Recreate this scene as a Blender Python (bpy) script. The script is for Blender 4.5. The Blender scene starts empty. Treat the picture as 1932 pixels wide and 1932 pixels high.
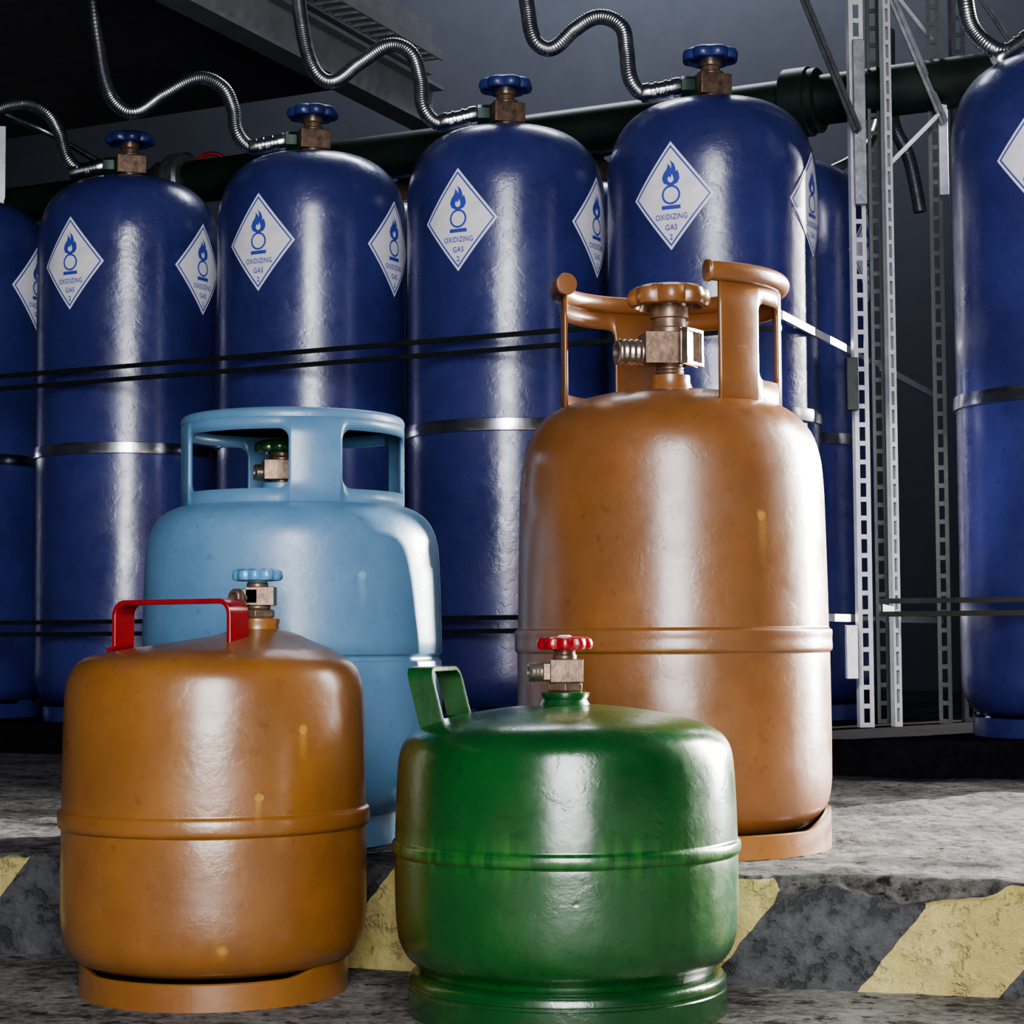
import bpy, bmesh, math, random
from mathutils import Vector, Matrix, noise
from mathutils.geometry import tessellate_polygon
random.seed(4)
S = bpy.context.scene; C = S.collection
PI = math.pi
F = 3800.0; CZ = 0.29; TH = math.atan(234/3800); ROLL = .006
RS = .509; RV = 6500.; RC = 3.362
RA = math.radians(-27.5)
PZ = 0.0906; LZ = 0.1415          # platform top, plinth top
CR = (Matrix.Rotation(PI/2+TH, 3, 'X') @ Matrix.Rotation(-ROLL, 3, 'Z'))

def at(px, py, Y):
    d = CR @ Vector(((px-966)/F, (966-py)/F, -1))
    d *= Y/d.y
    return Vector((d.x, d.y, d.z+CZ))

# ------------------------------------------------------------------ materials
def newmat(name):
    m = bpy.data.materials.new(name); m.use_nodes = True
    nt = m.node_tree; b = nt.nodes['Principled BSDF']
    return m, nt, b
def nd(nt, t, **kw):
    n = nt.nodes.new(t)
    for k, v in kw.items():
        if k in n.inputs: n.inputs[k].default_value = v
        else: setattr(n, k, v)
    return n
def noise_n(nt, vec, scale, detail=4, rough=.55):
    n = nd(nt, 'ShaderNodeTexNoise'); n.inputs['Scale'].default_value = scale
    n.inputs['Detail'].default_value = detail; n.inputs['Roughness'].default_value = rough
    nt.links.new(vec, n.inputs['Vector']); return n.outputs['Fac']
def ramp(nt, fac, a, b, ca=(0,0,0,1), cb=(1,1,1,1)):
    r = nd(nt, 'ShaderNodeValToRGB'); e = r.color_ramp.elements
    e[0].position = a; e[1].position = b; e[0].color = ca; e[1].color = cb
    nt.links.new(fac, r.inputs['Fac']); return r.outputs['Color']
def mixc(nt, fac, a, b):
    m = nd(nt, 'ShaderNodeMix', data_type='RGBA')
    for s, v in ((m.inputs[0], fac), (m.inputs[6], a), (m.inputs[7], b)):
        if isinstance(v, bpy.types.NodeSocket): nt.links.new(v, s)
        else: s.default_value = v
    return m.outputs[2]
def math_n(nt, op, a, b=None):
    m = nd(nt, 'ShaderNodeMath', operation=op)
    for i, v in enumerate((a, b)):
        if v is None: continue
        if isinstance(v, bpy.types.NodeSocket): nt.links.new(v, m.inputs[i])
        else: m.inputs[i].default_value = v
    return m.outputs[0]
def c4(c, k=1): return (c[0]*k, c[1]*k, c[2]*k, 1)
def mapping(nt, scale=(1,1,1)):
    tc = nd(nt, 'ShaderNodeTexCoord'); mp = nd(nt, 'ShaderNodeMapping')
    mp.inputs['Scale'].default_value = scale
    nt.links.new(tc.outputs['Object'], mp.inputs['Vector']); return mp.outputs['Vector']
def vscale(nt, v, s):
    q = nd(nt, 'ShaderNodeVectorMath', operation='MULTIPLY'); nt.links.new(v, q.inputs[0]); q.inputs[1].default_value = s
    return q.outputs[0]

def paint(name, col, dark, stain=None, rough=(.3, .48), bump=.25, coat=.25, samt=.6, marks=(), streak=0., markcol=(.50,.27,.05), seam=None):
    m, nt, b = newmat(name)
    raw = mapping(nt); v = raw
    info = nd(nt, 'ShaderNodeObjectInfo')
    add = nd(nt, 'ShaderNodeVectorMath', operation='MULTIPLY_ADD')
    cmb = nd(nt, 'ShaderNodeCombineXYZ')
    for i in range(3): nt.links.new(info.outputs['Random'], cmb.inputs[i])
    nt.links.new(cmb.outputs[0], add.inputs[0]); add.inputs[1].default_value = (7, 5, 9); nt.links.new(v, add.inputs[2])
    v = add.outputs[0]
    def mr(val, a, b_, c, e_):
        q = nd(nt, 'ShaderNodeMapRange'); q.interpolation_type = 'SMOOTHSTEP'; nt.links.new(val, q.inputs[0])
        for i_, x_ in enumerate((a, b_, c, e_)): q.inputs[i_+1].default_value = x_
        return q.outputs[0]
    base = mixc(nt, ramp(nt, noise_n(nt, v, 7, 8, .7), .34, .66), c4(dark), c4(col))
    if streak:
        sk = ramp(nt, noise_n(nt, vscale(nt, v, (1, 1, .05)), 110, 4, .6), .40, .66)
        where = math_n(nt, 'MULTIPLY', ramp(nt, noise_n(nt, v, 4.5, 3), .45, .65), .35)
        if seam is not None:      # worn, brushed paint round the weld seam
            sz = nd(nt, 'ShaderNodeSeparateXYZ'); nt.links.new(raw, sz.inputs[0])
            dz = math_n(nt, 'ABSOLUTE', math_n(nt, 'SUBTRACT', sz.outputs['Z'], seam))
            jag = math_n(nt, 'MULTIPLY', noise_n(nt, vscale(nt, v, (1, 1, .02)), 160, 2), .026)
            near = mr(math_n(nt, 'ADD', dz, jag), .010, .036, 1, 0)
            where = math_n(nt, 'MAXIMUM', where, near)
        base = mixc(nt, math_n(nt, 'MULTIPLY', math_n(nt, 'MULTIPLY', sk, streak), where), base, c4(stain))
    if stain:
        sm = ramp(nt, noise_n(nt, vscale(nt, v, (1, 1, .16)), 24, 6, .7), .60, .80)
        base = mixc(nt, math_n(nt, 'MULTIPLY', sm, samt), base, c4(stain))
    base = mixc(nt, math_n(nt, 'MULTIPLY', ramp(nt, noise_n(nt, v, 70, 3, .6), .64, .72), .4), base, c4(dark, .55))
    base = mixc(nt, math_n(nt, 'MULTIPLY', ramp(nt, noise_n(nt, v, 3.2, 6, .7), .46, .70), .35), base, c4(dark, .6))
    dh = None
    for (mx, my, mz, size) in marks:
        d = nd(nt, 'ShaderNodeVectorMath', operation='SUBTRACT'); nt.links.new(raw, d.inputs[0]); d.inputs[1].default_value = (mx, my, mz)
        wob = nd(nt, 'ShaderNodeVectorMath', operation='MULTIPLY_ADD')
        nz = nd(nt, 'ShaderNodeTexNoise'); nz.inputs['Scale'].default_value = 90; nt.links.new(raw, nz.inputs['Vector'])
        nt.links.new(nz.outputs['Color'], wob.inputs[0]); wob.inputs[1].default_value = (.004,.004,.004); nt.links.new(d.outputs[0], wob.inputs[2])
        ln = nd(nt, 'ShaderNodeVectorMath', operation='LENGTH'); nt.links.new(wob.outputs[0], ln.inputs[0])
        core = mr(ln.outputs['Value'], .0008*size+.002, .0030*size+.002, 1, 0)
        sp = nd(nt, 'ShaderNodeSeparateXYZ'); nt.links.new(wob.outputs[0], sp.inputs[0])
        flat = vscale(nt, wob.outputs[0], (1, 1, 0)); fl = nd(nt, 'ShaderNodeVectorMath', operation='LENGTH'); nt.links.new(flat, fl.inputs[0])
        drip = math_n(nt, 'MULTIPLY', mr(fl.outputs['Value'], .001, .0050*size, 1, 0), math_n(nt, 'MULTIPLY', mr(sp.outputs['Z'], -.036*size, -.002, 0, 1), mr(sp.outputs['Z'], 0, .004, 1, 0)))
        base = mixc(nt, math_n(nt, 'MULTIPLY', drip, .35), base, c4(markcol))
        base = mixc(nt, math_n(nt, 'MULTIPLY', core, .5), base, c4(markcol))
        dh = core if dh is None else math_n(nt, 'ADD', dh, core)
    s1 = noise_n(nt, vscale(nt, v, (1, 1, 3.2)), 8, 1, .3)
    line = math_n(nt, 'LESS_THAN', math_n(nt, 'ABSOLUTE', math_n(nt, 'SUBTRACT', s1, .5)), .0024)
    scr = math_n(nt, 'MULTIPLY', line, ramp(nt, noise_n(nt, v, 9.3, 2), .60, .63))
    nt.links.new(base, b.inputs['Base Color'])
    rr = nd(nt, 'ShaderNodeMapRange'); nt.links.new(noise_n(nt, v, 13, 7, .72), rr.inputs[0])
    rr.inputs[1].default_value = .35; rr.inputs[2].default_value = .65; rr.inputs[3].default_value = rough[0]; rr.inputs[4].default_value = rough[1]
    nt.links.new(rr.outputs[0], b.inputs['Roughness'])
    b.inputs['Coat Weight'].default_value = coat; b.inputs['Coat Roughness'].default_value = .22
    b.inputs['Specular IOR Level'].default_value = .8
    isl = ramp(nt, noise_n(nt, v, 13, 6, .62), .50, .535)
    wr = noise_n(nt, vscale(nt, v, (1, 1, 1.7)), 70, 4, .6)
    wm = ramp(nt, noise_n(nt, v, 8, 3), .52, .62)
    h = math_n(nt, 'ADD', math_n(nt, 'MULTIPLY', math_n(nt, 'MULTIPLY', wr, wm), .42), math_n(nt, 'MULTIPLY', isl, .08))
    h = math_n(nt, 'ADD', h, math_n(nt, 'MULTIPLY', noise_n(nt, v, 110, 3), .12))
    h = math_n(nt, 'SUBTRACT', h, math_n(nt, 'MULTIPLY', scr, .16))
    if dh is not None: h = math_n(nt, 'SUBTRACT', h, math_n(nt, 'MULTIPLY', dh, .45))
    bp = nd(nt, 'ShaderNodeBump'); bp.inputs['Strength'].default_value = bump; bp.inputs['Distance'].default_value = .004
    nt.links.new(h, bp.inputs['Height']); nt.links.new(bp.outputs[0], b.inputs['Normal']); nt.links.new(bp.outputs[0], b.inputs['Coat Normal'])
    return m
def metal(name, col, rough=.3, met=1., dark=.5, scale=60, bump=.15):
    m, nt, b = newmat(name); v = mapping(nt)
    base = mixc(nt, ramp(nt, noise_n(nt, v, scale, 5, .65), .35, .65), c4(col, dark), c4(col))
    nt.links.new(base, b.inputs['Base Color']); b.inputs['Metallic'].default_value = met; b.inputs['Roughness'].default_value = rough
    bp = nd(nt, 'ShaderNodeBump'); bp.inputs['Strength'].default_value = bump; bp.inputs['Distance'].default_value = .001
    nt.links.new(noise_n(nt, v, scale*3, 3), bp.inputs['Height']); nt.links.new(bp.outputs[0], b.inputs['Normal'])
    return m
def concrete(name, a, bcol, scale=8, bump=.6, rough=.85, stripes=False, dist=.01, pits=False, spec=.3):
    m, nt, b = newmat(name); v = mapping(nt)
    n1 = noise_n(nt, v, scale, 10, .72); n2 = noise_n(nt, v, scale*9, 8, .75)
    mm = math_n(nt, 'ADD', math_n(nt, 'MULTIPLY', n1, .55), math_n(nt, 'MULTIPLY', n2, .45))
    base = mixc(nt, ramp(nt, mm, .42, .58), c4(a), c4(bcol))
    if pits:
        pm = ramp(nt, noise_n(nt, v, scale*5, 6, .7), .38, .45)
        base = mixc(nt, pm, c4(a, .4), base)
    if stripes:
        tc = nd(nt, 'ShaderNodeTexCoord'); sp = nd(nt, 'ShaderNodeSeparateXYZ'); nt.links.new(tc.outputs['Object'], sp.inputs[0])
        K = .78
        s = math_n(nt, 'SUBTRACT', sp.outputs['X'], math_n(nt, 'MULTIPLY', sp.outputs['Z'], K))
        s = math_n(nt, 'ADD', s, math_n(nt, 'MULTIPLY', noise_n(nt, v, 60, 3), .006))
        s = math_n(nt, 'DIVIDE', math_n(nt, 'SUBTRACT', s, .2336-PZ*K-.226*20), .226)
        yel = math_n(nt, 'GREATER_THAN', math_n(nt, 'FRACT', s), .525)
        low = math_n(nt, 'LESS_THAN', sp.outputs['Z'], PZ-.003)
        din = math_n(nt, 'ADD', sp.outputs['Y'], math_n(nt, 'MULTIPLY', sp.outputs['X'], .31))
        low = math_n(nt, 'MULTIPLY', low, math_n(nt, 'LESS_THAN', din, 1.744+.016))
        wear = ramp(nt, noise_n(nt, v, 30, 9, .78), .28, .36)
        dirt = ramp(nt, noise_n(nt, v, 9, 8, .75), .40, .66)
        ycol = mixc(nt, dirt, c4((.60,.49,.19)), c4((.86,.74,.33)))
        dcol = mixc(nt, ramp(nt, noise_n(nt, v, 45, 9, .7), .36, .64), c4((.06,.06,.066)), c4((.15,.15,.16)))
        st = mixc(nt, yel, dcol, ycol)
        base = mixc(nt, math_n(nt, 'MULTIPLY', low, wear), base, st)
    nt.links.new(base, b.inputs['Base Color']); b.inputs['Roughness'].default_value = rough
    b.inputs['Specular IOR Level'].default_value = spec
    h = math_n(nt, 'ADD', math_n(nt, 'MULTIPLY', n1, .6), math_n(nt, 'MULTIPLY', n2, .55))
    if pits: h = math_n(nt, 'ADD', h, math_n(nt, 'MULTIPLY', pm, .25))
    bp = nd(nt, 'ShaderNodeBump'); bp.inputs['Strength'].default_value = bump; bp.inputs['Distance'].default_value = dist
    nt.links.new(h, bp.inputs['Height']); nt.links.new(bp.outputs[0], b.inputs['Normal'])
    return m
def mk(pts, cx, D, r, base):
    out = []
    for px, py, size in pts:
        x = (px-cx)*D/F; y = -math.sqrt(max(0, r*r-x*x)); out.append((x-.002, y-.002, (1200-py)*(D+y)/F+base-.002, size))
    return out
M = dict(
    blue=paint('blue_paint', (.042,.050,.210), (.025,.029,.135), (.07,.08,.25), (.22,.40), .34, .5, .4),
    orange=paint('orange_paint', (.285,.122,.028), (.200,.080,.020), (.38,.20,.04), (.26,.42), .21, .4, .4, mk([(165,1362,.9),(603,1362,1.),(530,1490,.9),(470,1772,1.6),(262,1700,.6)], 407, 1.691, .125, .29)),
    orange2=paint('orange_brown_paint', (.240,.098,.028), (.168,.065,.020), (.31,.155,.035), (.26,.42), .20, .4, .4, mk([(1420,965,1.5),(1004,978,1.1),(1104,985,1.),(1130,1130,.6)], 1269, 1.932, .1475, .1994)),
    lblue=paint('light_blue_paint', (.125,.265,.42), (.090,.20,.335), (.19,.36,.50), (.34,.50), .22, .2, .35, mk([(708,1076,1.1),(312,1080,.8),(660,1330,.8)], 553, 1.99, .144, .1994), 0, (.22,.40,.55)),
    green=paint('green_paint', (.008,.078,.013), (.004,.042,.009), (.030,.150,.022), (.18,.34), .24, .6, .3, mk([(882,1462,1.1),(800,1545,1.),(1083,1690,.8),(900,1650,.7)], 1065, 1.591, .133, .29), .75, (.09,.20,.03), .128),
    red=paint('red_paint', (.36,.006,.014), (.24,.004,.010), None, (.25,.35), .1, .4, 0),
    wblue=paint('blue_wheel_paint', (.03,.05,.22), (.018,.028,.14), None, (.3,.5), .15, .2, 0),
    wlblue=paint('light_blue_wheel_paint', (.11,.30,.50), (.08,.24,.42), None, (.3,.4), .1, .3, 0),
    bronze=metal('bronze', (.26,.175,.12), .38, .55, .40, 70, .25),
    chrome=metal('chrome', (.70,.72,.76), .22, 1., .6, 40, .1),
    worn=metal('worn_brass', (.62,.54,.46), .28, .9, .45, 80, .2),
    hose=metal('braided_steel', (.56,.58,.62), .30, 1., .6, 60, .15),
    steel=metal('galvanised_steel', (.80,.81,.83), .38, .4, .8, 50, .2),
    dsteel=metal('dark_steel', (.03,.035,.033), .4, .5, .7, 50, .2),
    gsteel=metal('grey_steel', (.22,.23,.25), .38, .7, .6, 50, .2),
    dgreen=metal('dark_green_paint', (.009,.022,.015), .42, 0., .6, 20, .2),
    ngreen=metal('green_nut_paint', (.012,.05,.035), .4, .2, .6, 40, .2),
    white=metal('label_white', (.94,.93,.98), .38, 0., .87, 45, .05),
    ink=metal('label_ink', (.07,.10,.50), .4, 0., .9, 60, .02),
    conc=concrete('platform_concrete', (.035,.033,.031), (.25,.237,.225), 9, 1., .8, stripes=True, dist=.016, pits=True),
    ground=concrete('ground_concrete', (.07,.066,.06), (.38,.36,.34), 9, .9, .8, dist=.012, pits=True),
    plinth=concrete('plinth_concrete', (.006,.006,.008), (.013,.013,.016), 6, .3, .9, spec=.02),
    wall=concrete('wall_plaster', (.034,.037,.046), (.040,.043,.052), 2, .05),
    ceil=concrete('ceiling_dark', (.12,.12,.13), (.16,.16,.17), 3, .1),
    beam=metal('beam_paint', (.25,.26,.27), .45, .1, .75, 14, .15),
)

# ------------------------------------------------------------------ mesh builder
def crom(P, n=4):
    if n <= 1: return [tuple(p) for p in P]
    out = []; P = [Vector(p) for p in P]
    for i in range(len(P)-1):
        p0 = P[max(i-1,0)]; p1 = P[i]; p2 = P[i+1]; p3 = P[min(i+2, len(P)-1)]
        L = (p2-p1).length
        def tan(a, c):
            t = (c-a); l = t.length
            return t*(L/l) if l > 1e-9 else Vector([0]*len(t))
        m1 = tan(p0, p2) if i > 0 else (p2-p1); m2 = tan(p1, p3) if i+2 < len(P) else (p2-p1)
        for k in range(n):
            t = k/n; t2 = t*t; t3 = t2*t
            out.append((2*t3-3*t2+1)*p1+(t3-2*t2+t)*m1+(-2*t3+3*t2)*p2+(t3-t2)*m2)
    out.append(P[-1]); return out
class MB:
    def __init__(s): s.v = []; s.f = []
    def add(s, vs, fs, M_=None):
        o = len(s.v)
        for p in vs:
            p = Vector(p)
            if M_ is not None: p = M_ @ p
            s.v.append(p)
        for f in fs: s.f.append([i+o for i in f])
    def lathe(s, prof, seg=64, M_=None, rmod=None, shift=None, n=1):
        pr = crom(prof, n) if n > 1 else prof
        vs = []; fs = []
        for (r, z) in pr:
            sx, sy = shift(z) if shift else (0, 0)
            for k in range(seg):
                a = 2*PI*k/seg; rr = max(r, 1e-5)
                if rmod: rr = rmod(rr, z, a)
                vs.append((rr*math.sin(a)+sx, -rr*math.cos(a)+sy, z))
        for j in range(len(pr)-1):
            for k in range(seg):
                a = j*seg+k; b = j*seg+(k+1) % seg
                fs.append((a, b, b+seg, a+seg))
        if pr[0][0] > 1e-4: fs.append(list(range(seg))[::-1])
        if pr[-1][0] > 1e-4: fs.append([(len(pr)-1)*seg+k for k in range(seg)])
        s.add(vs, fs, M_)
    def box(s, c, d, M_=None):
        x, y, z = d[0]/2, d[1]/2, d[2]/2
        vs = [(c[0]+i*x, c[1]+j*y, c[2]+k*z) for i in (-1,1) for j in (-1,1) for k in (-1,1)]
        s.add(vs, [(0,1,3,2),(4,6,7,5),(0,4,5,1),(2,3,7,6),(0,2,6,4),(1,5,7,3)], M_)
    def bar(s, p0, p1, w, t, up=(0,0,1)):
        p0 = Vector(p0); p1 = Vector(p1); d = (p1-p0); L = d.length; d.normalize()
        u = Vector(up); sd = d.cross(u).normalized(); u = sd.cross(d).normalized()
        mm = Matrix((sd, d, u)).transposed().to_4x4(); mm.translation = (p0+p1)/2
        s.box((0,0,0), (t, L, w), mm)
    def tube(s, P, r, seg=14, n=10, rfn=None, smooth=True):
        pts = [Vector(p) for p in (crom(P, n) if smooth else P)]
        vs = []; fs = []
        t = (pts[1]-pts[0]).normalized(); u = t.orthogonal().normalized()
        acc = 0
        for i, p in enumerate(pts):
            if i: acc += (p-pts[i-1]).length
            t = (pts[min(i+1, len(pts)-1)]-pts[max(i-1, 0)]).normalized()
            u = (u-t*u.dot(t)).normalized(); w = t.cross(u)
            rr = rfn(acc, i, len(pts)) if rfn else r
            for k in range(seg):
                a = 2*PI*k/seg; vs.append(p+u*(rr*math.cos(a))+w*(rr*math.sin(a)))
        for j in range(len(pts)-1):
            for k in range(seg):
                a = j*seg+k; b = j*seg+(k+1) % seg
                fs.append((a, b, b+seg, a+seg))
        fs.append(list(range(seg))[::-1]); fs.append([(len(pts)-1)*seg+k for k in range(seg)])
        s.add(vs, fs)
    def cyl(s, p0, p1, prof, seg=32):
        p0 = Vector(p0); p1 = Vector(p1); d = p1-p0; L = d.length; q = d.to_track_quat('Z', 'Y').to_matrix().to_4x4(); q.translation = p0
        s.lathe([(r, t*L) for r, t in prof], seg, q)
    def build(s, name, mat, parent=None, angle=38, bevel=0, solid=0):
        me = bpy.data.meshes.new(name); me.from_pydata([tuple(p) for p in s.v], [], s.f); me.validate()
        bm = bmesh.new(); bm.from_mesh(me)
        if solid == 0: bmesh.ops.remove_doubles(bm, verts=bm.verts, dist=1e-6)
        bmesh.ops.recalc_face_normals(bm, faces=bm.faces); bm.to_mesh(me); bm.free()
        for p in me.polygons: p.use_smooth = True
        me.set_sharp_from_angle(angle=math.radians(angle))
        me.materials.append(mat)
        o = bpy.data.objects.new(name, me); C.objects.link(o)
        if solid:
            q = o.modifiers.new('solid', 'SOLIDIFY'); q.thickness = solid; q.offset = -1
        if bevel:
            q = o.modifiers.new('bevel', 'BEVEL'); q.width = bevel; q.segments = 2; q.limit_method = 'ANGLE'
        if parent: o.parent = parent
        return o
def thing(name, label, cat, loc=(0,0,0), rz=0, group=None):
    o = bpy.data.objects.new(name, None); C.objects.link(o); o.empty_display_size = .05
    o.location = loc; o.rotation_euler = (0,0,rz); o['label'] = label; o['category'] = cat
    if group: o['group'] = group
    return o
def struct(o): o['kind'] = 'structure'; return o
def rotz(a): return Matrix.Rotation(a, 4, 'Z')
def tr(x, y, z): return Matrix.Translation((x, y, z))

# ------------------------------------------------------------------ reusable parts
def wheel(mb, z, r, h, lobes=8, cx=0, cy=0, seg=96):
    prof = [(0,h*.72),(.2,h*.72),(.32,h*.74),(.42,h*.92),(.6,h*1.0),(.82,h*.98),(.95,h*.84),(1.0,h*.6),(1.0,h*.35),(.95,h*.18),(.85,h*.12),(.78,h*.4),(.45,h*.35),(.4,0),(0,0)]
    def rm(rr, zz, a):
        k = (rr/r)**3
        return rr*(1+.07*k*(abs(math.cos(lobes*a/2))*2-1.3))
    mb.lathe([(p[0]*r, p[1]) for p in prof], seg, tr(cx, cy, z), rmod=rm)
def hexn(mb, z0, z1, r, M_=None, n=6):
    c = r*.08
    mb.lathe([(0,z0),(r-c,z0),(r,z0+c),(r,z1-c),(r-c,z1),(0,z1)], n, M_)
def thread(mb, p0, p1, r, turns=6, seg=28):
    pr = [(0,0)]
    for i in range(turns):
        pr += [(r*.88, i/turns), (r, (i+.35)/turns), (r, (i+.6)/turns), (r*.88, (i+.95)/turns)]
    pr += [(r*.85,1),(r*.6,1),(r*.58,.8),(0,.8)]
    mb.cyl(p0, p1, pr, seg)
def shell(r, t, z0, topfn, seg=120):
    mb = MB(); vs = []; fs = []
    for k in range(seg):
        a = 2*PI*k/seg; zt = topfn(math.degrees((a+PI) % (2*PI)-PI))
        for rr, zz in ((r, z0), (r, zt-.001), (r-.0012, zt), (r-t, zt), (r-t, z0)):
            vs.append((rr*math.sin(a), -rr*math.cos(a), zz))
    for k in range(seg):
        a = k*5; b = ((k+1) % seg)*5
        for i in range(5): fs.append((a+i, b+i, b+(i+1) % 5, a+(i+1) % 5))
    mb.add(vs, fs); return mb
def collar(r, z0, z1, a0, a1, wins, za, zb, rc, step=1.5):
    A = [a0+(a1-a0)*i/int((a1-a0)/step) for i in range(int((a1-a0)/step)+1)]
    rcd = math.degrees(rc/r)
    for (p, q) in wins:
        A += [p, q]+[p+rcd*f for f in (.05,.15,.3,.5,.75,1)]+[q-rcd*f for f in (.05,.15,.3,.5,.75,1)]
    A = sorted(set(round(x, 4) for x in A))
    def lev(x):
        for p, q in wins:
            if p-1e-3 <= x <= q+1e-3:
                e = min(x-p, q-x)/rcd
                k = 0 if e >= 1 else rc*(1-math.sqrt(max(0, 1-(1-max(e,0))**2)))
                return za+k, zb-k
        return za+rc, zb-rc
    def inside(x):
        return any(p < x < q for p, q in wins)
    mb = MB(); vs = []; fs = []
    for x in A:
        l, u = lev(x); t = math.radians(x)
        for z in (z0, l, u, z1):
            vs.append((r*math.sin(t), -r*math.cos(t), z))
    for i in range(len(A)-1):
        a = i*4; b = a+4; mid = inside((A[i]+A[i+1])/2)
        for j in range(3):
            if j == 1 and mid: continue
            fs.append((a+j, b+j, b+j+1, a+j+1))
    mb.add(vs, fs); return mb
def arcpts(r, z, a0, a1, n=50):
    return [(r*math.sin(math.radians(a0+(a1-a0)*i/n)), -r*math.cos(math.radians(a0+(a1-a0)*i/n)), z) for i in range(n+1)]

# ------------------------------------------------------------------ label lettering
def textpolys(s, height, cx, cz, sx=.86):
    cu = bpy.data.curves.new('t', 'FONT'); cu.body = s; cu.align_x = 'CENTER'; cu.size = 1; cu.resolution_u = 3; cu.space_character = 1.08
    cu.offset = .016
    ob = bpy.data.objects.new('t', cu); C.objects.link(ob); bpy.context.view_layer.update()
    me = bpy.data.meshes.new_from_object(ob.evaluated_get(bpy.context.evaluated_depsgraph_get()))
    ys = [v.co.y for v in me.vertices]; y0 = min(ys); y1 = max(ys); k = height/(y1-y0)
    vs = [((v.co.x)*k*sx+cx, (v.co.y-y0)*k+cz-height/2) for v in me.vertices]
    fs = [list(p.vertices) for p in me.polygons]
    bpy.data.objects.remove(ob); bpy.data.meshes.remove(me); bpy.data.curves.remove(cu)
    return vs, fs
BR = .1675
def wrap(a, z, off, az):
    t = az+a/BR; R_ = BR+off
    return (R_*math.sin(t), -R_*math.cos(t), z)
LBW, LBH = .067, .0845
def diamond_cols(mb, fo, fi, w, az, zc, off, wi=None):
    xs = sorted(set([w*i/20 for i in range(-20, 21)]+([wi, -wi] if wi else [])))
    for a, b in zip(xs[:-1], xs[1:]):
        if fi is None:
            mb.add([wrap(a, zc-fo(a), off, az), wrap(b, zc-fo(b), off, az), wrap(b, zc+fo(b), off, az), wrap(a, zc+fo(a), off, az)], [(0,1,2,3)])
        else:
            for s in (1, -1):
                mb.add([wrap(a, zc+s*fi(a), off, az), wrap(b, zc+s*fi(b), off, az), wrap(b, zc+s*fo(b), off, az), wrap(a, zc+s*fo(a), off, az)], [(0,1,2,3)])
TEXTS = [textpolys('OXIDIZING', .0090, 0, -.0325, .78), textpolys('GAS', .0090, 0, -.0490, .85), textpolys('2', .0088, 0, -.0640, .9)]
FL_O = [(-.003,.0),(-.0095,.004),(-.0115,.011),(-.0095,.018),(-.0055,.024),(-.004,.0285),(-.0045,.0325),(-.001,.029),(.0005,.0245),(.001,.030),(-.001,.0375),(.0045,.031),(.0065,.024),(.0062,.0195),(.0085,.022),(.0105,.016),(.0112,.009),(.0085,.003),(.003,.0)]
FL_I = [(-.001,.0015),(-.0045,.005),(-.0050,.0085),(-.003,.013),(-.001,.0095),(.0008,.012),(.0018,.0160),(.0038,.011),(.0045,.007),(.003,.003)]
def label_meshes(az, zc, parent):
    w = MB(); diamond_cols(w, lambda a: LBH*(1-abs(a)/LBW), None, LBW, az, zc, .0007)
    lab = w.build('diamond_label', M['white'], parent)
    k = MB(); off = .0012
    s1, s2 = .93, .885
    diamond_cols(k, lambda a: max(0, LBH*s1*(1-abs(a)/(LBW*s1))), lambda a: max(0, LBH*s2*(1-abs(a)/(LBW*s2))), LBW*s1, az, zc, off, LBW*s2)
    for i in range(36):
        a, b = 2*PI*i/36, 2*PI*(i+1)/36
        k.add([wrap(r*math.cos(t), zc+.0015+r*math.sin(t), off, az) for r, t in ((.0152,a),(.0152,b),(.0120,b),(.0120,a))], [(0,1,2,3)])
    for i in range(6):
        a, b = -.0155+.031*i/6, -.0155+.031*(i+1)/6
        k.add([wrap(a, zc-.0210, off, az), wrap(b, zc-.0210, off, az), wrap(b, zc-.0150, off, az), wrap(a, zc-.0150, off, az)], [(0,1,2,3)])
    fo = [Vector((x*1.28, y*1.06+.0160, 0)) for x, y in FL_O]; fi = [Vector((x*1.05, y*.95+.0185, 0)) for x, y in FL_I]
    tri = tessellate_polygon([fo, fi]); allp = fo+fi
    k.add([wrap(p.x, zc+p.y, off, az) for p in allp], [tuple(t) for t in tri])
    for vs, fs in TEXTS:
        k.add([wrap(x, zc+z, off, az) for x, z in vs], fs)
    k.build('label_print', M['ink'], lab)

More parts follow.
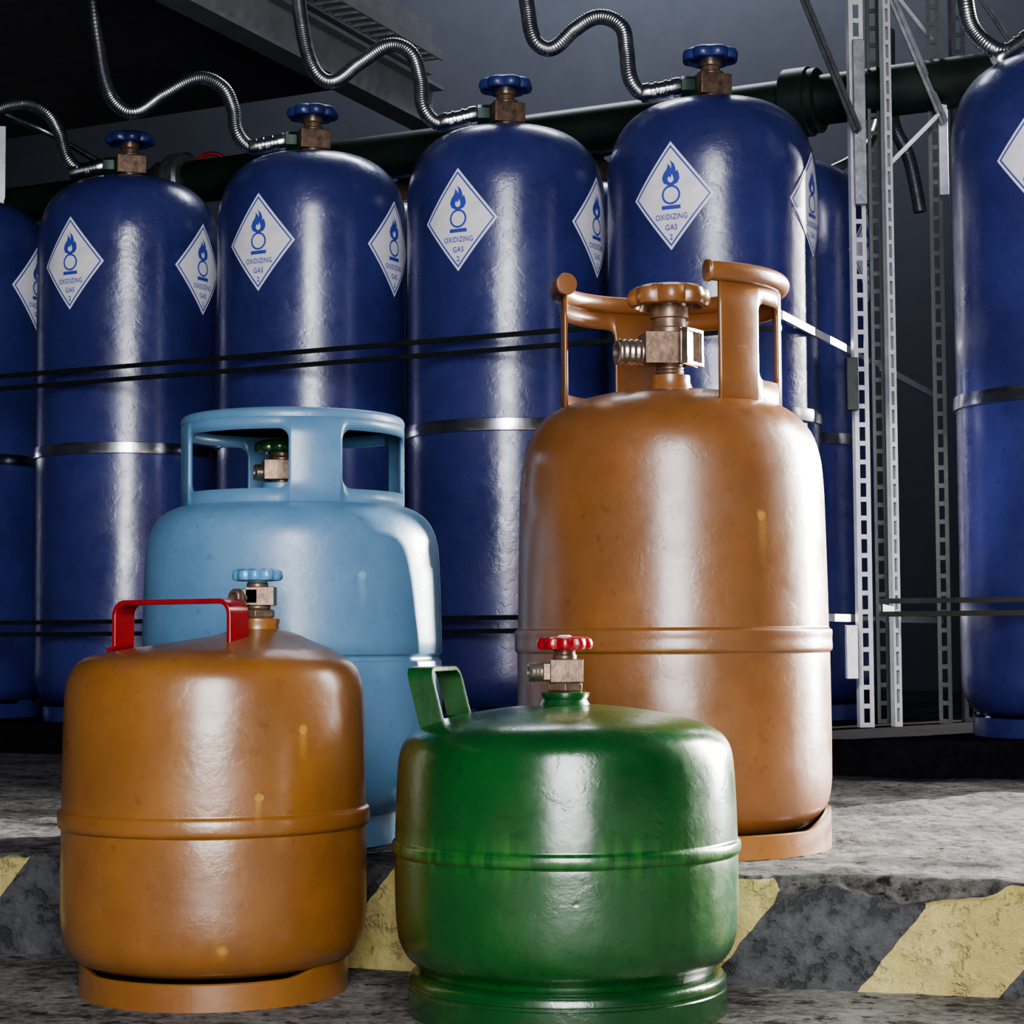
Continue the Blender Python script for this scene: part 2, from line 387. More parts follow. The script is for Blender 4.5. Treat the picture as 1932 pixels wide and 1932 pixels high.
# ------------------------------------------------------------------ blue cylinder
ZB = .1485; VZ = .882
def make_blue(label):
    t = thing('gas_cylinder', label, 'gas cylinder', (0,0,0), RA, 'blue oxidizing gas cylinders on the racks')
    b = MB()
    P = [(0,-.122),(.10,-.125),(.140,-.118),(.158,-.102),(.1665,-.078),(.1675,-.05),(.1675,.25),(.1675,.5),(.1675,.715),(.1662,.745),(.1605,.774),(.149,.801),(.130,.824),(.103,.841),(.07,.850),(.035,.854),(.026,.857),(.024,.862),(0,.862)]
    b.lathe([(r, z+ZB) for r, z in P], 96, n=3)
    b.build('body', M['blue'], t)
    shell(.152, .005, 0, lambda a: .027+.006*(1 if abs((a+360) % 90-45) > 36 else 0)).build('base_ring', M['blue'], t)
    b = MB(); z = .338+ZB
    b.lathe([(.1665,z-.0105),(.1695,z-.0105),(.1712,z-.0095),(.1716,z-.006),(.1718,z),(.1716,z+.006),(.1712,z+.0095),(.1695,z+.0105),(.1665,z+.0105)], 96)
    b.build('band', M['chrome'], t)
    for k in range(2): label_meshes(math.radians(90*k), .672+ZB, t)
    v = MB(); zz = ZB
    hexn(v, .857+zz, .867+zz, .024, rotz(.3), 24)
    w = -RA; o = Matrix.Rotation(w, 4, 'Z')
    v.box((0,0,VZ+zz), (.054,.048,.034), Matrix.Rotation(w+.35, 4, 'Z'))
    hexn(v, .898+zz, .905+zz, .022, None, 24)
    v.lathe([(.016,.903+zz),(.015,.913+zz),(.018,.914+zz),(.019,.925+zz),(0,.925+zz)], 32)
    va = v.build('valve', M['bronze'], t, bevel=.0012)
    n = MB(); d = Vector((-1,0,0)); d.rotate(o)
    c = Vector((0,0,VZ+zz))
    n.cyl(c+d*.026, c+d*.050, [(0,0),(.016,0),(.0175,.12),(.0175,.88),(.0145,1),(0,1)], 6)
    n.build('outlet_nut', M['ngreen'], va)
    h = MB(); wheel(h, .919+zz, .0445, .023, 8); h.build('hand_wheel', M['wblue'], va)
    return t
def children(o): return [c for c in bpy.data.objects if c.parent == o]
def dup(o, parent=None):
    c = o.copy(); C.objects.link(c)
    if parent: c.parent = parent
    for ch in children(o): dup(ch, c)
    return c
specs = [(-70,'blue cylinder cut off by the left edge of the photo, leftmost of the row'),
         (243,'second blue cylinder from the left, behind the small orange tank with the red handle'),
         (590,'blue cylinder standing directly behind the light blue tank with the collar'),
         (957,'blue cylinder seen in the gap between light blue tank and tall orange tank'),
         (1347,'tallest looking blue cylinder in the row, directly behind the tall orange tank'),
         (2022,'blue cylinder cut off by the right edge, beyond the slotted steel posts')]
proto = make_blue(specs[0][1])
cyls = []
for i, (px, lb) in enumerate(specs):
    Y = 3.2*(1345+RV)/(px+RV)
    o = proto if i == 0 else dup(proto)
    p = at(px, 700, Y); o.location = (p.x, Y, LZ); o['label'] = lb; cyls.append((px, Y, o, p.x))
for (px, Y, lb) in [(1470, 3.62, 'shadowed rear row blue cylinder showing just left of the slotted steel posts'),
                    (1128, 3.80, 'rear row blue cylinder whose valve shows between the two rightmost full cylinders'),
                    (766, 3.97, 'rear row blue cylinder hidden behind the gap left of the middle cylinders')]:
    o = dup(proto); p = at(px, 700, Y); o.location = (p.x, Y, LZ); o['label'] = lb; o['group'] = 'blue cylinders in the rear row'
cyls[0][2].rotation_euler.z = RA+.13

# ------------------------------------------------------------------ hoses
def make_hose(P, label, fit=True, r=.0126, mat='hose', group='chrome hoses above the blue cylinders'):
    t = thing('gas_hose', label, 'hose', P[0], 0, group)
    o = Vector(P[0]); P = [Vector(p)-o for p in P]
    b = MB()
    def rf(acc, i, n): return r*(1+.02*math.sin(acc*2*PI/.0042))
    b.tube(P, r, 16, 60, rf); b.build('hose_tube', M[mat], t, angle=80)
    if fit:
        d = (P[1]-P[0]).normalized()
        f = MB()
        f.cyl(P[0]-d*.004, P[0]+d*.062, [(0,0),(.0145,0),(.0155,.05),(.0155,.2),(.0135,.22),(.0135,.3),(.0150,.32),(.0150,.38),(.0134,.40),(.0134,.55),(.0150,.57),(.0150,.63),(.0134,.65),(.0134,.75),(.0155,.77),(.0155,.93),(.0135,1),(0,1)], 28)
        f.build('hose_fitting', M['chrome'], t)
    return t
def hose_px(ci, pts, label):
    px, Y, o, X = cyls[ci]
    st = Vector((X-.052, Y, LZ+VZ+ZB))
    make_hose([st]+[at(a, b, Y+dy) for a, b, dy in pts], label)
hose_px(4, [(1215,176,-.0),(1190,150,0),(1182,95,.01),(1172,50,.01),(1130,32,.02),(1085,55,.03),(1040,92,.03),(1010,78,.03),(996,20,.04),(984,-80,.05)], 'chrome hose joined to the valve of the blue cylinder behind the tall orange tank')
hose_px(3, [(828,232,0),(800,205,0),(793,150,.01),(775,100,.01),(735,86,.02),(680,118,.03),(625,154,.03),(592,130,.03),(570,50,.04),(556,-80,.05)], 'chrome hose joined to the blue cylinder between light blue and tall orange tanks')
hose_px(2, [(475,278,0),(448,252,0),(440,205,.01),(420,165,.01),(375,148,.02),(310,178,.03),(250,212,.03),(208,180,.03),(185,80,.04),(166,-80,.05)], 'chrome hose joined to the valve of the blue cylinder behind the light blue tank')
hose_px(1, [(155,322,0),(128,300,0),(112,250,.01),(88,212,.01),(45,196,.02),(-20,215,.03),(-80,262,.03),(-120,230,.03),(-150,100,.04),(-165,-60,.05)], 'chrome hose looping out of the left edge from the second blue cylinder')
hose_px(5, [(1905,98,0),(1870,90,0),(1835,55,.01),(1822,10,.01),(1815,-80,.02)], 'chrome hose at the top right, to the cylinder beyond the steel posts')
make_hose([at(1530,345,3.70),at(1560,325,3.72),at(1600,305,3.74),at(1640,270,3.8),at(1665,200,3.9)], 'thin chrome hose rising behind the posts from the rear row cylinder', False, .009)
make_hose([at(1736,400,3.75),at(1726,345,3.75),at(1712,290,3.75),at(1690,245,3.75),at(1678,180,3.8),at(1676,60,3.85)], 'grey hose hanging open ended between the slotted posts', False, .0125, 'gsteel')
make_hose([at(-60,185,3.9),at(20,220,3.9),at(90,250,3.9),at(160,290,3.95),at(230,330,4.0)], 'thin pale hose drooping behind the leftmost cylinder valves', False, .006)

# ------------------------------------------------------------------ manifold pipe
PC = 3.70
def pp(px, dz=0):
    a = (px-966)/F*1.006; Y = PC/(1+RS*a); return Vector((a*Y, Y, CZ+.920+dz))
t = thing('manifold_pipe', 'thick dark green pipe running behind the valves of the blue cylinders', 'pipe', pp(400))
o = pp(400)
b = MB(); b.cyl(pp(352)-o, pp(2150)-o, [(0,0),(.043,0),(.043,1),(0,1)], 40); b.build('pipe_tube', M['dgreen'], t)
b = MB(); b.cyl(pp(1492)-o, pp(1560)-o, [(0,0),(.055,0),(.060,.06),(.060,.7),(.056,.74),(.056,.94),(.050,1),(0,1)], 40); b.build('coupling', M['dgreen'], t)
b = MB(); b.cyl(pp(300)-o, pp(362)-o, [(0,0),(.044,0),(.049,.10),(.050,.42),(.052,.45),(.060,.50),(.062,.56),(.062,.64),(.052,.68),(.052,.74),(.062,.78),(.062,.92),(.056,1),(0,1)], 48); b.build('coupling', M['gsteel'], t)
b = MB(); b.cyl(pp(-350)-o, pp(302)-o, [(0,0),(.038,0),(.038,1),(0,1)], 40); b.build('pipe_tube', M['dgreen'], t)
b = MB(); c = pp(396, .018)-o+Vector((0,.05,0))
ring = [c+Vector((.030*math.cos(a), .012*math.cos(a), .022+.026*math.sin(a))) for a in [2*PI*i/32 for i in range(33)]]
b.tube(ring, .0045, 10, 1, None, False); b.cyl(c+Vector((0,-.03,.024)), c+Vector((0,.0,.024)), [(0,0),(.006,0),(.006,1),(0,1)], 12); b.bar(ring[0], ring[16], .005, .005)
b.build('hand_wheel', M['red'], t)

# ------------------------------------------------------------------ rack steelwork
def slotted(mb, x, y, z0, z1, w, yaw, th=.0022, pitch=.030, slot=.0225, lip=.014, cw=.30):
    m = tr(x, y, 0) @ rotz(yaw)
    L = z1-z0; zc = (z0+z1)/2; sw = w*(1-cw)/2
    mb.box((-w/2+sw/2, 0, zc), (sw, th, L), m); mb.box((w/2-sw/2, 0, zc), (sw, th, L), m)
    n = int(L/pitch)
    for i in range(n):
        mb.box((0, 0, z0+i*pitch+(pitch-slot)/2), (w*(cw+.04), th, pitch-slot), m)
    mb.box((w/2-th/2, lip/2, zc), (th, lip, L), m)
    mb.box((-w/2+th/2, lip/2, zc), (th, lip, L), m)
TOP = CZ+1.35
def pxy(px, Y): p = at(px, 1000, Y); return (p.x, Y)
t1 = thing('cylinder_rack', 'steel rack holding the row of blue cylinders, with twin dark front rails', 'rack', (0,0,LZ))
def loc(v): return Vector(v)-Vector((0,0,LZ))
x, y = pxy(1630, 3.22)
b = MB(); slotted(b, x, y, 0, TOP-LZ, .024, .15, cw=.42); b.build('post', M['steel'], t1)
x, y = pxy(1662, 3.36)
b = MB(); slotted(b, x, y, 0, TOP-LZ, .021, -.1, cw=.46); b.build('post', M['dsteel'], t1)
FR = RC-.213
def frp(X, z): return (X, FR-RS*X, z-LZ)
for z in (CZ+.474, CZ+.4515, CZ+.029, CZ+.008):
    b = MB(); b.bar(frp(-1.5, z), frp(.398, z), .0075, .006); b.build('front_rail', M['dsteel'], t1)
for z, h in ((CZ+.470, .012), (CZ+.026, .012)):
    b = MB(); b.bar((.399, FR-RS*.398, z-LZ), (.575, 3.353, z-LZ), h, .005); b.bar((.652, 3.53, z-LZ), (.852, 4.0, z-LZ), h, .005); b.bar((.575, 3.353, z-LZ), (.652, 3.53, z-LZ), h*.6, .004)
    b.build('side_rail', M['steel'], t1)
for py in (725, 1230):
    p = at(1607, py, 3.205); b = MB(); b.box((p.x, p.y, p.z-LZ), (.018, .018, .085)); b.build('bracket', M['dsteel'] if py == 725 else M['steel'], t1, bevel=.001)
p = at(1622, 230, 3.205); b = MB(); b.box((p.x, p.y, p.z-LZ), (.020, .006, .27)); b.build('bracket', M['gsteel'], t1, bevel=.001)
for (a, c, w) in (((1512,-15,3.28),(1618,245,3.19),.020), ((1622,-80,3.4),(1510,-20,3.28),.02)):
    b = MB(); b.bar(loc(at(*a)), loc(at(*c)), w, .004, (0,1,0)); b.bar(loc(at(*a)), loc(at(*c)), .004, w*.7, (0,1,0)); b.build('brace', M['gsteel'], t1)

t2 = thing('cylinder_rack', 'steel rack of slotted posts beside the rightmost blue cylinder', 'rack', (0,0,LZ))
for px, Y, w, yaw, mt in ((1689,3.24,.013,.25,'steel'),(1778,3.34,.022,-.2,'dsteel'),(1826,3.40,.024,.2,'gsteel')):
    x, y = pxy(px, Y); b = MB(); slotted(b, x, y, 0, TOP-LZ, w, yaw, cw=.40); b.build('post', M[mt], t2)
for z in (CZ+.0465, CZ+.028):
    b = MB(); b.bar(frp(.525, z), frp(1.3, z), .0075, .006); b.build('front_rail', M['dsteel'], t2)
b = MB(); b.bar(loc((.525, FR-RS*.525, CZ+.037)), loc((.612, 3.24, CZ+.037)), .012, .004); b.build('side_rail', M['dsteel'], t2)
for (a, c, w, mt) in (((1676,-20,3.30),(1782,232,3.30),.020,'gsteel'), ((1676,312,3.33),(1772,215,3.30),.010,'gsteel'), ((1690,-10,3.45),(1765,85,3.40),.009,'steel'), ((1840,-20,3.4),(1905,75,3.38),.014,'gsteel')):
    b = MB(); b.bar(loc(at(*a)), loc(at(*c)), w, .004, (0,1,0)); b.bar(loc(at(*a)), loc(at(*c)), .004, w*.7, (0,1,0)); b.build('brace', M[mt], t2)
p = at(1779, 245, 3.315); b = MB(); b.box((p.x, p.y, p.z-LZ), (.015, .006, .22)); b.build('bracket', M['steel'], t2, bevel=.001)
t3 = thing('shelf_post', 'slotted steel post cut off by the left edge above the cylinders', 'post', (0,0,LZ))
p = at(0, 300, 4.2); b = MB(); slotted(b, p.x-.006, 4.2, 0, at(0,238,4.2).z-LZ, .034, .15); b.build('post', M['steel'], t3)

# ------------------------------------------------------------------ tall orange tank
def tank_thing(px, Y, z, label, py=1200):
    p = at(px, py, Y); return thing('gas_tank', label, 'gas tank', (p.x, Y, z))
OB = .1994
t = tank_thing(1269, 1.932, PZ, 'tall orange brown gas tank with an open tube topped collar around its valve')
P = [(0,-.183),(.07,-.186),(.108,-.184),(.130,-.176),(.143,-.162),(.1480,-.143),(.1490,-.12),(.1490,-.06),(.1487,-.0185),(.1487,-.0165),(.1508,-.0145),(.1512,-.010),(.1508,-.004),(.1512,.001),(.1508,.0045),(.1482,.0065),(.1480,.009),(.1473,.05),(.1460,.11),(.1448,.145),(.1418,.170),(.134,.192),(.119,.209),(.098,.221),(.07,.229),(.04,.233),(.0,.234)]
b = MB(); b.lathe([(r, z+OB) for r, z in P], 160, n=3); b.build('body', M['orange2'], t)
def top1(a): return .0215+.016*max(0, min(1, (a-52)/22))*(1 if a < 130 else 0)+.016*(1 if -130 < a < -70 else 0)
shell(.1475, .004, 0, top1).build('base_ring', M['orange'], t)
ca0, ca1 = 21, 287
cz0, cz1 = .205+OB, .325+OB
cb = collar(.107, cz0, cz1, ca0, ca1, [(46,70),(98,168),(207,280)], .236+OB, .308+OB, .008)
co = cb.build('collar', M['orange2'], t, solid=.0035)
b = MB(); b.tube(arcpts(.1065, .3335+OB, ca0-5, ca1+2), .0092, 18, 1, None, False)
for aa, s in ((ca0-5, -1), (ca1+2, 1)):
    q = math.radians(aa); c0 = Vector((.1065*math.sin(q), -.1065*math.cos(q), .3335+OB)); d = Vector((math.cos(q), math.sin(q), 0))*s
    b.cyl(c0, c0+d*.004, [(.0102,0),(.0108,.3),(.0102,.9),(.008,1),(0,1)], 20)
b.build('collar_rim', M['orange2'], co)
b = MB(); b.lathe([(.024,.230+OB),(.0215,.238+OB),(.0195,.243+OB),(.0195,.249+OB),(.015,.250+OB),(0,.250+OB)], 48); b.build('neck', M['orange2'], t)
v = MB(); thread(v, (0,0,.247+OB), (0,0,.262+OB), .0135, 4)
v.box((-.005,0,.275+OB), (.044,.036,.030), rotz(.15))
v.box((.014,-.004,.275+OB), (.022,.030,.030), rotz(.2))
hexn(v, .289+OB, .296+OB, .0185, None, 24)
v.lathe([(.0165,.294+OB),(.0165,.304+OB),(.0185,.305+OB),(.0185,.316+OB),(0,.316+OB)], 40)
va = v.build('valve', M['bronze'], t, bevel=.0012)
v = MB(); thread(v, (-.024,0,.272+OB), (-.052,-.008,.272+OB), .0130, 5); v.build('outlet', M['worn'], va)
v = MB()
fr = rotz(-.55) @ tr(.0255,-.004,.275+OB)
for dz, w_ in ((.0155,.034),(-.0155,.034)): v.box((.001,0,dz), (.007,w_,.003), fr)
for dy in (.0155,-.0155): v.box((.001,dy,0), (.007,.003,.034), fr)
v.box((0,0,0), (.003,.030,.030), fr)
v.build('outlet_plate', M['worn'], va, bevel=.0006)
h = MB(); wheel(h, .313+OB, .0385, .023, 8); h.build('hand_wheel', M['orange2'], va)

# ------------------------------------------------------------------ light blue tank
t = tank_thing(553, 1.99, PZ, 'light blue gas tank with a full ring collar, behind the small orange tank')
P = [(0,-.170),(.06,-.173),(.095,-.172),(.120,-.162),(.136,-.146),(.1440,-.125),(.1465,-.10),(.1468,-.06),(.1462,-.024),(.1440,-.022),(.1440,-.018),(.1466,-.016),(.1460,.02),(.1445,.07),(.1425,.092),(.137,.108),(.128,.119),(.114,.1265),(.08,.134),(.04,.138),(0,.139)]
b = MB(); b.lathe([(r, z+OB) for r, z in P], 160, n=3); b.build('body', M['lblue'], t)
shell(.1015, .004, 0, lambda a: .0285+(.008 if 35 < a < 120 else 0)+(.008 if -120 < a < -60 else 0)).build('base_ring', M['lblue'], t)
cb = collar(.1100, .120+OB, .2095+OB, -170, 190, [(-148,-87),(-60,4),(31,93),(121,183)], .1400+OB, .1960+OB, .010)
co = cb.build('collar', M['lblue'], t, solid=.0045)
b = MB(); b.lathe([(.1103,.2075+OB),(.1103,.211+OB),(.1088,.2145+OB),(.1055,.2165+OB),(.101,.2170+OB),(.0995,.2155+OB),(.1040,.213+OB),(.1060,.209+OB),(.1060,.2075+OB)], 128, n=2); b.build('collar_rim', M['lblue'], co)
LX = -.011
b = MB(); b.lathe([(.027,.134+OB),(.022,.140+OB),(.020,.144+OB),(.020,.152+OB),(.016,.153+OB),(0,.153+OB)], 40, tr(LX,0,0)); b.build('neck', M['lblue'], t)
v = MB(); v.box((LX-.002,0,.165+OB), (.034,.030,.020), rotz(.2)); v.lathe([(.012,.150+OB),(.012,.160+OB)], 24, tr(LX,0,0))
hexn(v, .173+OB, .179+OB, .014, tr(LX,0,0), 24); v.lathe([(.0115,.178+OB),(.0115,.183+OB),(.013,.184+OB),(.013,.190+OB),(0,.190+OB)], 32, tr(LX,0,0))
va = v.build('valve', M['bronze'], t, bevel=.001)
v = MB(); thread(v, (LX-.016,0,.163+OB), (LX-.027,-.004,.163+OB), .0085, 4); v.build('outlet', M['worn'], va)
h = MB(); wheel(h, .181+OB, .0265, .0135, 8, LX, 0); h.build('hand_wheel', M['green'], va)

# ------------------------------------------------------------------ strap handle
def strap(mb, A, B, H, w, th, foot, rcorner, lean=0):
    A = Vector(A); B = Vector(B); d = (B-A); d.z = 0; d.normalize(); s = Vector((d.y, -d.x, 0))
    path = [A-d*foot, A-d*.003, A+Vector((0,0,.003))]
    k = 6
    cA = Vector((A.x, A.y, H-rcorner))+d*rcorner; cB = Vector((B.x, B.y, H-rcorner))-d*rcorner
    for i in range(k+1):
        q = PI-PI/2*i/k; path.append(cA+d*math.cos(q)*rcorner+Vector((0,0,math.sin(q)*rcorner)))
    for i in range(k+1):
        q = PI/2-PI/2*i/k; path.append(cB+d*math.cos(q)*rcorner+Vector((0,0,math.sin(q)*rcorner)))
    path += [B+Vector((0,0,.003)), B+d*.003, B+d*foot]
    vs = []; fs = []
    for i, p in enumerate(path):
        tt = (path[min(i+1,len(path)-1)]-path[max(i-1,0)]).normalized(); nrm = s.cross(tt).normalized()
        for a, b_ in ((-1,-1),(1,-1),(1,1),(-1,1)):
            q = p+s*(w/2*a)+nrm*(th/2*b_); q.x += lean*(q.z-A.z); vs.append(q)
    for i in range(len(path)-1):
        for j in range(4): fs.append((i*4+j, i*4+(j+1) % 4, i*4+4+(j+1) % 4, i*4+4+j))
    n = len(path)-1; fs += [(0,1,2,3), (n*4,n*4+1,n*4+2,n*4+3)]
    mb.add(vs, fs)

# ------------------------------------------------------------------ small orange tank
GB = .29
t = tank_thing(407, 1.691, 0, 'small orange gas tank with a red strap handle, on the ground at the left')
P = [(0,-.266),(.06,-.268),(.095,-.267),(.109,-.2635),(.1185,-.256),(.1235,-.245),(.1255,-.229),(.1258,-.20),(.1258,-.157),(.1258,-.1555),(.1281,-.1535),(.1287,-.148),(.1281,-.1415),(.1256,-.1395),(.1254,-.1375),(.1250,-.10),(.1245,-.065),(.1230,-.042),(.1185,-.027),(.109,-.0170),(.092,-.0108),(.070,-.006),(.050,-.0015),(.032,.003),(.020,.007),(0,.007)]
def sh(z):
    k = max(0, min(1, (z-(GB-.014))/.016)); return (.035*k, 0)
b = MB(); b.lathe([(r, z+GB) for r, z in P], 160, n=3, shift=sh); b.build('body', M['orange'], t)
def top2(a):
    k = max(0, min(1, (abs(a+5)-44)/20)); k = k*k*(3-2*k); return .0215+.0060*k
shell(.1105, .0045, 0, top2).build('base_ring', M['orange'], t)
VX = .035
b = MB(); b.lathe([(.021,.000+GB),(.0185,.006+GB),(.0175,.010+GB),(.0185,.0125+GB),(.0185,.0155+GB),(.014,.017+GB),(0,.017+GB)], 48, tr(VX,0,0)); b.build('neck', M['orange'], t)
v = MB(); hexn(v, .0165+GB, .0235+GB, .0155, tr(VX,0,0)); hexn(v, .0235+GB, .027+GB, .011, tr(VX,0,0), 20)
v.box((VX+.003,0,.0345+GB), (.024,.022,.0155), None)
v.box((VX-.006,-.002,.0345+GB), (.014,.018,.012), None)
hexn(v, .0415+GB, .046+GB, .009, tr(VX,0,0), 20); v.lathe([(.0075,.045+GB),(.0075,.050+GB),(0,.050+GB)], 20, tr(VX,0,0))
va = v.build('valve', M['bronze'], t, bevel=.0008)
v = MB(); thread(v, (VX-.011,-.004,.033+GB), (VX-.019,-.012,.033+GB), .0078, 3); v.build('outlet', M['bronze'], va)
h = MB(); wheel(h, .046+GB, .0205, .0115, 10, VX, 0); h.build('hand_wheel', M['wlblue'], va)
b = MB(); strap(b, (-.081,.018,GB-.0095), (.025,-.048,GB-.0085), GB+.0300, .024, .0040, .008, .011)
b.build('handle', M['red'], t, bevel=.0008)

# ------------------------------------------------------------------ green tank
t = tank_thing(1065, 1.591, 0, 'squat dark green gas tank with red valve wheel, front centre on the ground')
P = [(0,-.252),(.08,-.262),(.108,-.262),(.1140,-.259),(.1165,-.254),(.1245,-.247),(.1305,-.236),(.1330,-.220),(.1338,-.200),(.1340,-.18),(.1340,-.170),(.1340,-.1685),(.1358,-.1665),(.1364,-.1625),(.1358,-.1590),(.1340,-.1570),(.1338,-.155),(.1330,-.130),(.1316,-.103),(.1294,-.0885),(.1240,-.0785),(.113,-.0708),(.096,-.065),(.07,-.0595),(.045,-.056),(.02,-.054),(0,-.054)]
b = MB(); b.lathe([(r, z+GB) for r, z in P], 160, n=3); b.build('body', M['green'], t)
b = MB(); b.lathe([(.1240,0),(.1242,.002),(.1242,.0185),(.1232,.0195),(.1232,.0215),(.1240,.0225),(.1238,.0265),(.1215,.0295),(.1165,.031),(.112,.031),(.112,.0)], 128); b.build('base_ring', M['green'], t)
b = MB(); b.lathe([(.022,-.058+GB),(.019,-.053+GB),(.0175,-.050+GB),(.0190,-.0475+GB),(.0193,-.0445+GB),(.015,-.0435+GB),(0,-.0435+GB)], 48); b.build('neck', M['green'], t)
v = MB(); hexn(v, -.0435+GB, -.0365+GB, .0155); v.box((.0,0,-.0275+GB), (.026,.024,.018), rotz(.12)); v.box((-.009,-.002,-.028+GB), (.016,.018,.013))
hexn(v, -.019+GB, -.0145+GB, .0095, None, 20); v.lathe([(.0085,-.0155+GB),(.0085,-.0095+GB),(0,-.0095+GB)], 20)
va = v.build('valve', M['bronze'], t, bevel=.0008)
v = MB(); thread(v, (-.014,-.002,-.0285+GB), (-.0285,-.006,-.0285+GB), .0078, 5); v.build('outlet', M['worn'], va)
h = MB(); wheel(h, -.0125+GB, .0218, .0118, 10); hw = h.build('hand_wheel', M['red'], va)
h = MB(); h.lathe([(.0062,-.0040+GB),(.0062,-.0012+GB),(.0045,.0004+GB),(0,.0006+GB)], 20); h.build('wheel_cap', M['white'], hw)
b = MB(); strap(b, (-.1020,-.018,GB-.0760), (-.0815,.046,GB-.0670), GB-.0255, .0205, .0040, .008, .009, -.24)
b.build('handle', M['green'], t, bevel=.0006)

# ------------------------------------------------------------------ setting
EC = 1.744; ES = -.31
def edgeY(x): return EC+ES*x
xs = [-4,-3,-2,-1.4]+[-1.0+2.0*i/640 for i in range(641)]+[1.4,2,3,4]
prof = []
RB = .008
for i in range(29): prof.append((0, (PZ-RB)*i/28))
for i in range(1, 6): q = PI/2*i/5; prof.append((RB*(1-math.cos(q)), PZ-RB+RB*math.sin(q)))
for y in [.012,.017,.023,.03,.038,.047,.06,.07,.08,.09,.1,.11,.125,.14,.15,.165,.18,.2,.22,.245,.27,.3,.33,.365,.4,.45,.5,.55,.6,.65,.7,.75,.8,.85,.9,.95,1.,1.1,1.2,1.3,1.4,2,3,5.5]: prof.append((y, PZ))
vs = []; fs = []
for x in xs:
    for (dy, z) in prof:
        p = Vector((x, edgeY(x)+dy, z))
        if abs(x) <= 1.01 and dy < 1.25:
            n1 = noise.fractal(p*30, .7, 2.0, 6)
            k = .0032 if dy < .001 else .001
            edge = math.exp(-((z-PZ)/.016)**2)*math.exp(-(dy/.016)**2)
            chip = (max(0, noise.noise(p*14+Vector((3,1,7)))-.02)*.044+max(0, noise.noise(p*45)-.05)*.015)*edge
            if dy < .06:
                p.y += n1*k+chip; p.z += -chip*.7+(n1*.0014 if z > .003 else 0)
            else: p.z += n1*.0020+noise.noise(Vector((p.x*4, p.y*11, 0)))*.0065*min(1, (dy-.06)*4)
        vs.append(p)
n = len(prof)
for i in range(len(xs)-1):
    for j in range(n-1): fs.append((i*n+j, (i+1)*n+j, (i+1)*n+j+1, i*n+j+1))
b = MB(); b.add(vs, fs); struct(b.build('platform', M['conc'], None, angle=60))
b = MB(); b.add([(-5,-3,0),(5,-3,0),(5,7,0),(-5,7,0)], [(0,1,2,3)]); struct(b.build('floor', M['ground']))
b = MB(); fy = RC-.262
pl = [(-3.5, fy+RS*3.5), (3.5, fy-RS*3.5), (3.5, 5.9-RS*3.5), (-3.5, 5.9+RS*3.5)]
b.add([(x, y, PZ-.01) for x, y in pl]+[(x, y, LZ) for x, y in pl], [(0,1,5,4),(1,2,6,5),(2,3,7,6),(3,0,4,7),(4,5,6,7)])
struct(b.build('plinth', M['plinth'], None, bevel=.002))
WX = 2.17  # unseen wall end, set to shade the rear row yet pass sun forward
b = MB(); b.add([(-5,5.8+RS*5,-.02),(WX,5.8-RS*WX,-.02),(WX,5.8-RS*WX,5),(-5,5.8+RS*5,5)], [(0,1,2,3)]); struct(b.build('wall_back', M['wall']))
e = Vector((at(815,150,4.6).x, 4.6, 0)); dirn = Vector((.443,1,0)); zc = CZ+1.30
s0 = e-dirn*3.6
def line_at_x(x): return e.y-RS*(x-e.x)
cp = [(s0.x,s0.y),(e.x,e.y),(-4,line_at_x(-4)),(-4.5,s0.y)]
b = MB(); b.add([(x,y,zc) for x,y in cp]+[(x,y,zc+.12) for x,y in cp], [(0,1,2,3),(4,5,6,7),(0,1,5,4),(1,2,6,5),(2,3,7,6),(3,0,4,7)])
struct(b.build('ceiling', M['ceil']))
dn = dirn.normalized(); sd = Vector((dn.y,-dn.x,0))
t = thing('steel_beam', 'pale grey steel beam under the ceiling, running away at the top', 'beam', (e.x, e.y, CZ+1.160))
def bl(s_, a, zz): p = dn*(-s_)+sd*a; return Vector((p.x, p.y, zz))
for nm, a, zz, w, h in (('lower_flange', .0, .008, .060, .009), ('upper_flange', .0, .104, .060, .009)):
    b = MB(); b.bar(bl(0,a,zz), bl(3.4,a,zz), h, w); b.build(nm, M['beam'], t)
b = MB(); b.bar(bl(.004,0,.056), bl(3.4,0,.056), .088, .008); b.build('web', M['beam'], t)
t = thing('cable_tray', 'ladder shaped steel cable tray along the top of the grey beam', 'cable tray', (e.x, e.y, CZ+1.272))
for a in (.040, .10):
    b = MB(); b.bar(bl(.15,a,0.02), bl(3.4,a,0.02), .022, .004); b.build('side_rail', M['beam'], t)
for i in range(44):
    b = MB(); b.bar(bl(.18+i*.04,.040,.012), bl(.18+i*.04,.10,.012), .012, .012); b.build('rung', M['beam'], t)

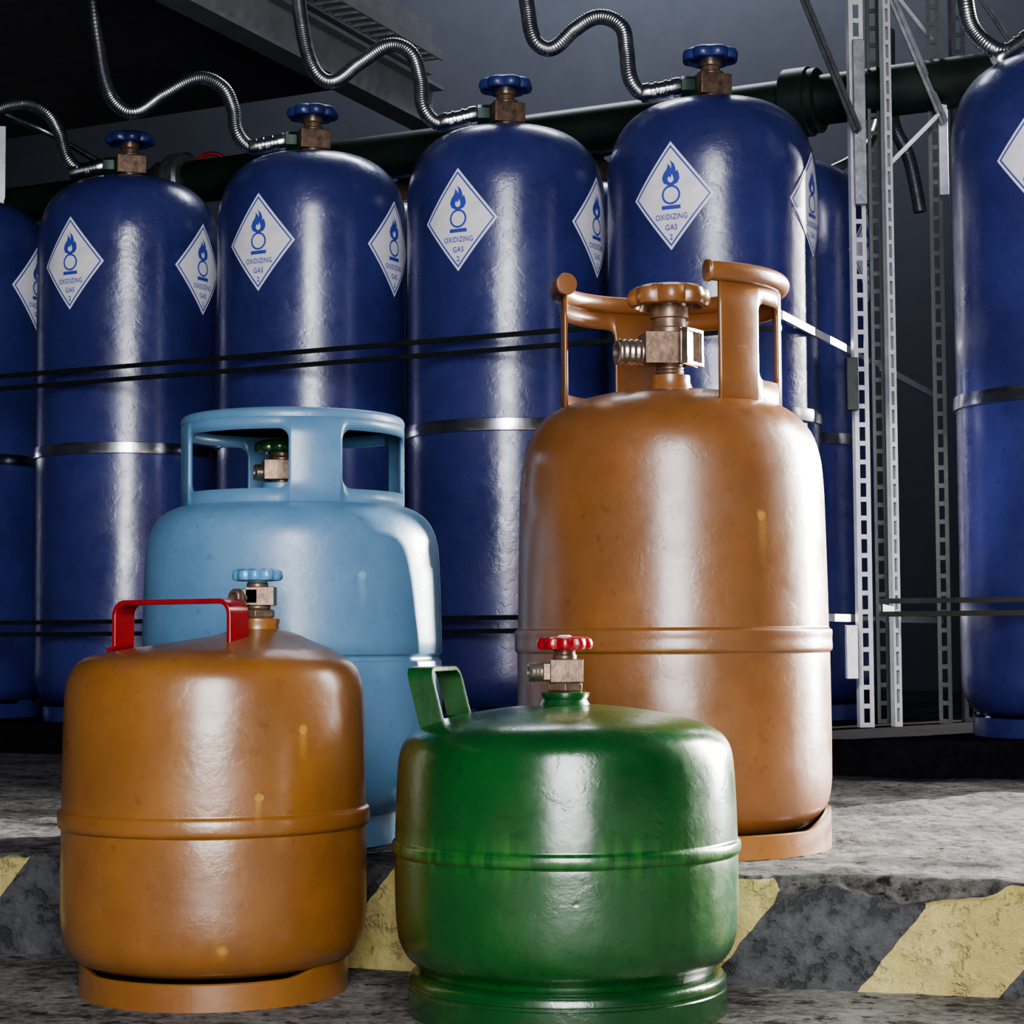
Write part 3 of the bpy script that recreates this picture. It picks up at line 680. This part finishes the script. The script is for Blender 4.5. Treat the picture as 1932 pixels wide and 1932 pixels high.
# ------------------------------------------------------------------ light
def aim(o, loc, target):
    o.location = loc; o.rotation_euler = (Vector(target)-Vector(loc)).to_track_quat('-Z', 'Y').to_euler()
def area(name, loc, target, sx, sy, e, col=(1,1,1), spread=180):
    l = bpy.data.lights.new(name, 'AREA'); l.shape = 'RECTANGLE'; l.size = sx; l.size_y = sy; l.energy = e; l.color = col; l.spread = math.radians(spread)
    o = bpy.data.objects.new(name, l); C.objects.link(o); aim(o, loc, target); return o
def spot(name, loc, target, half, e, col=(1,.98,.95), blend=.35, rad=.02):
    l = bpy.data.lights.new(name, 'SPOT'); l.spot_size = math.radians(half*2); l.spot_blend = blend; l.energy = e; l.color = col; l.shadow_soft_size = rad
    o = bpy.data.objects.new(name, l); C.objects.link(o); aim(o, loc, target); return o
area('front_light', (.05,-1.3,1.15), (.0,2.5,.8), 1.05, 2.2, 145, (.965,.965,1.))
area('added_rim_light', (1.85,2.75,.8), (.35,1.85,.35), .4, 1.4, 34, (1,.97,.93), 75)  # added lamp, brightens the tanks' right edges on top of the sun
area('wall_fill', (.2,4.9,3.0), (.1,5.7,1.7), 1.4, .4, 80, (.85,.9,1.))  # added lamp without a visible source, grades the back wall brighter upward
spot('post_fill', (-.60,.35,1.75), (.630,3.22,.40), 4.6, 330, blend=.5)  # added narrow spot, makes the posts look sunlit; no real fixture
spot('kerb_fill', (1.3,.1,.9), (.42,1.72,.04), 9.0, 115, (1,.96,.9), blend=.8)  # added spot to lift the kerb and ground at right; no real fixture
sl = bpy.data.lights.new('sun', 'SUN'); sl.energy = 19; sl.angle = .010; sl.color = (1,.95,.89)
so = bpy.data.objects.new('sun', sl); C.objects.link(so); so.rotation_euler = Vector((-.74,-.64,-.19)).to_track_quat('-Z','Y').to_euler()
w = bpy.data.worlds.new('world'); S.world = w; w.use_nodes = True
bg = w.node_tree.nodes['Background']; bg.inputs[0].default_value = (.5,.58,.7,1); bg.inputs[1].default_value = .06

cam = bpy.data.cameras.new('camera'); co = bpy.data.objects.new('camera', cam); C.objects.link(co)
cam.sensor_width = 36; cam.lens = 36*F/1932; cam.clip_start = .05
co.location = (0,0,CZ); co.rotation_euler = CR.to_euler()
S.camera = co
S.view_settings.view_transform = 'AgX'; S.view_settings.look = 'AgX - Medium High Contrast'
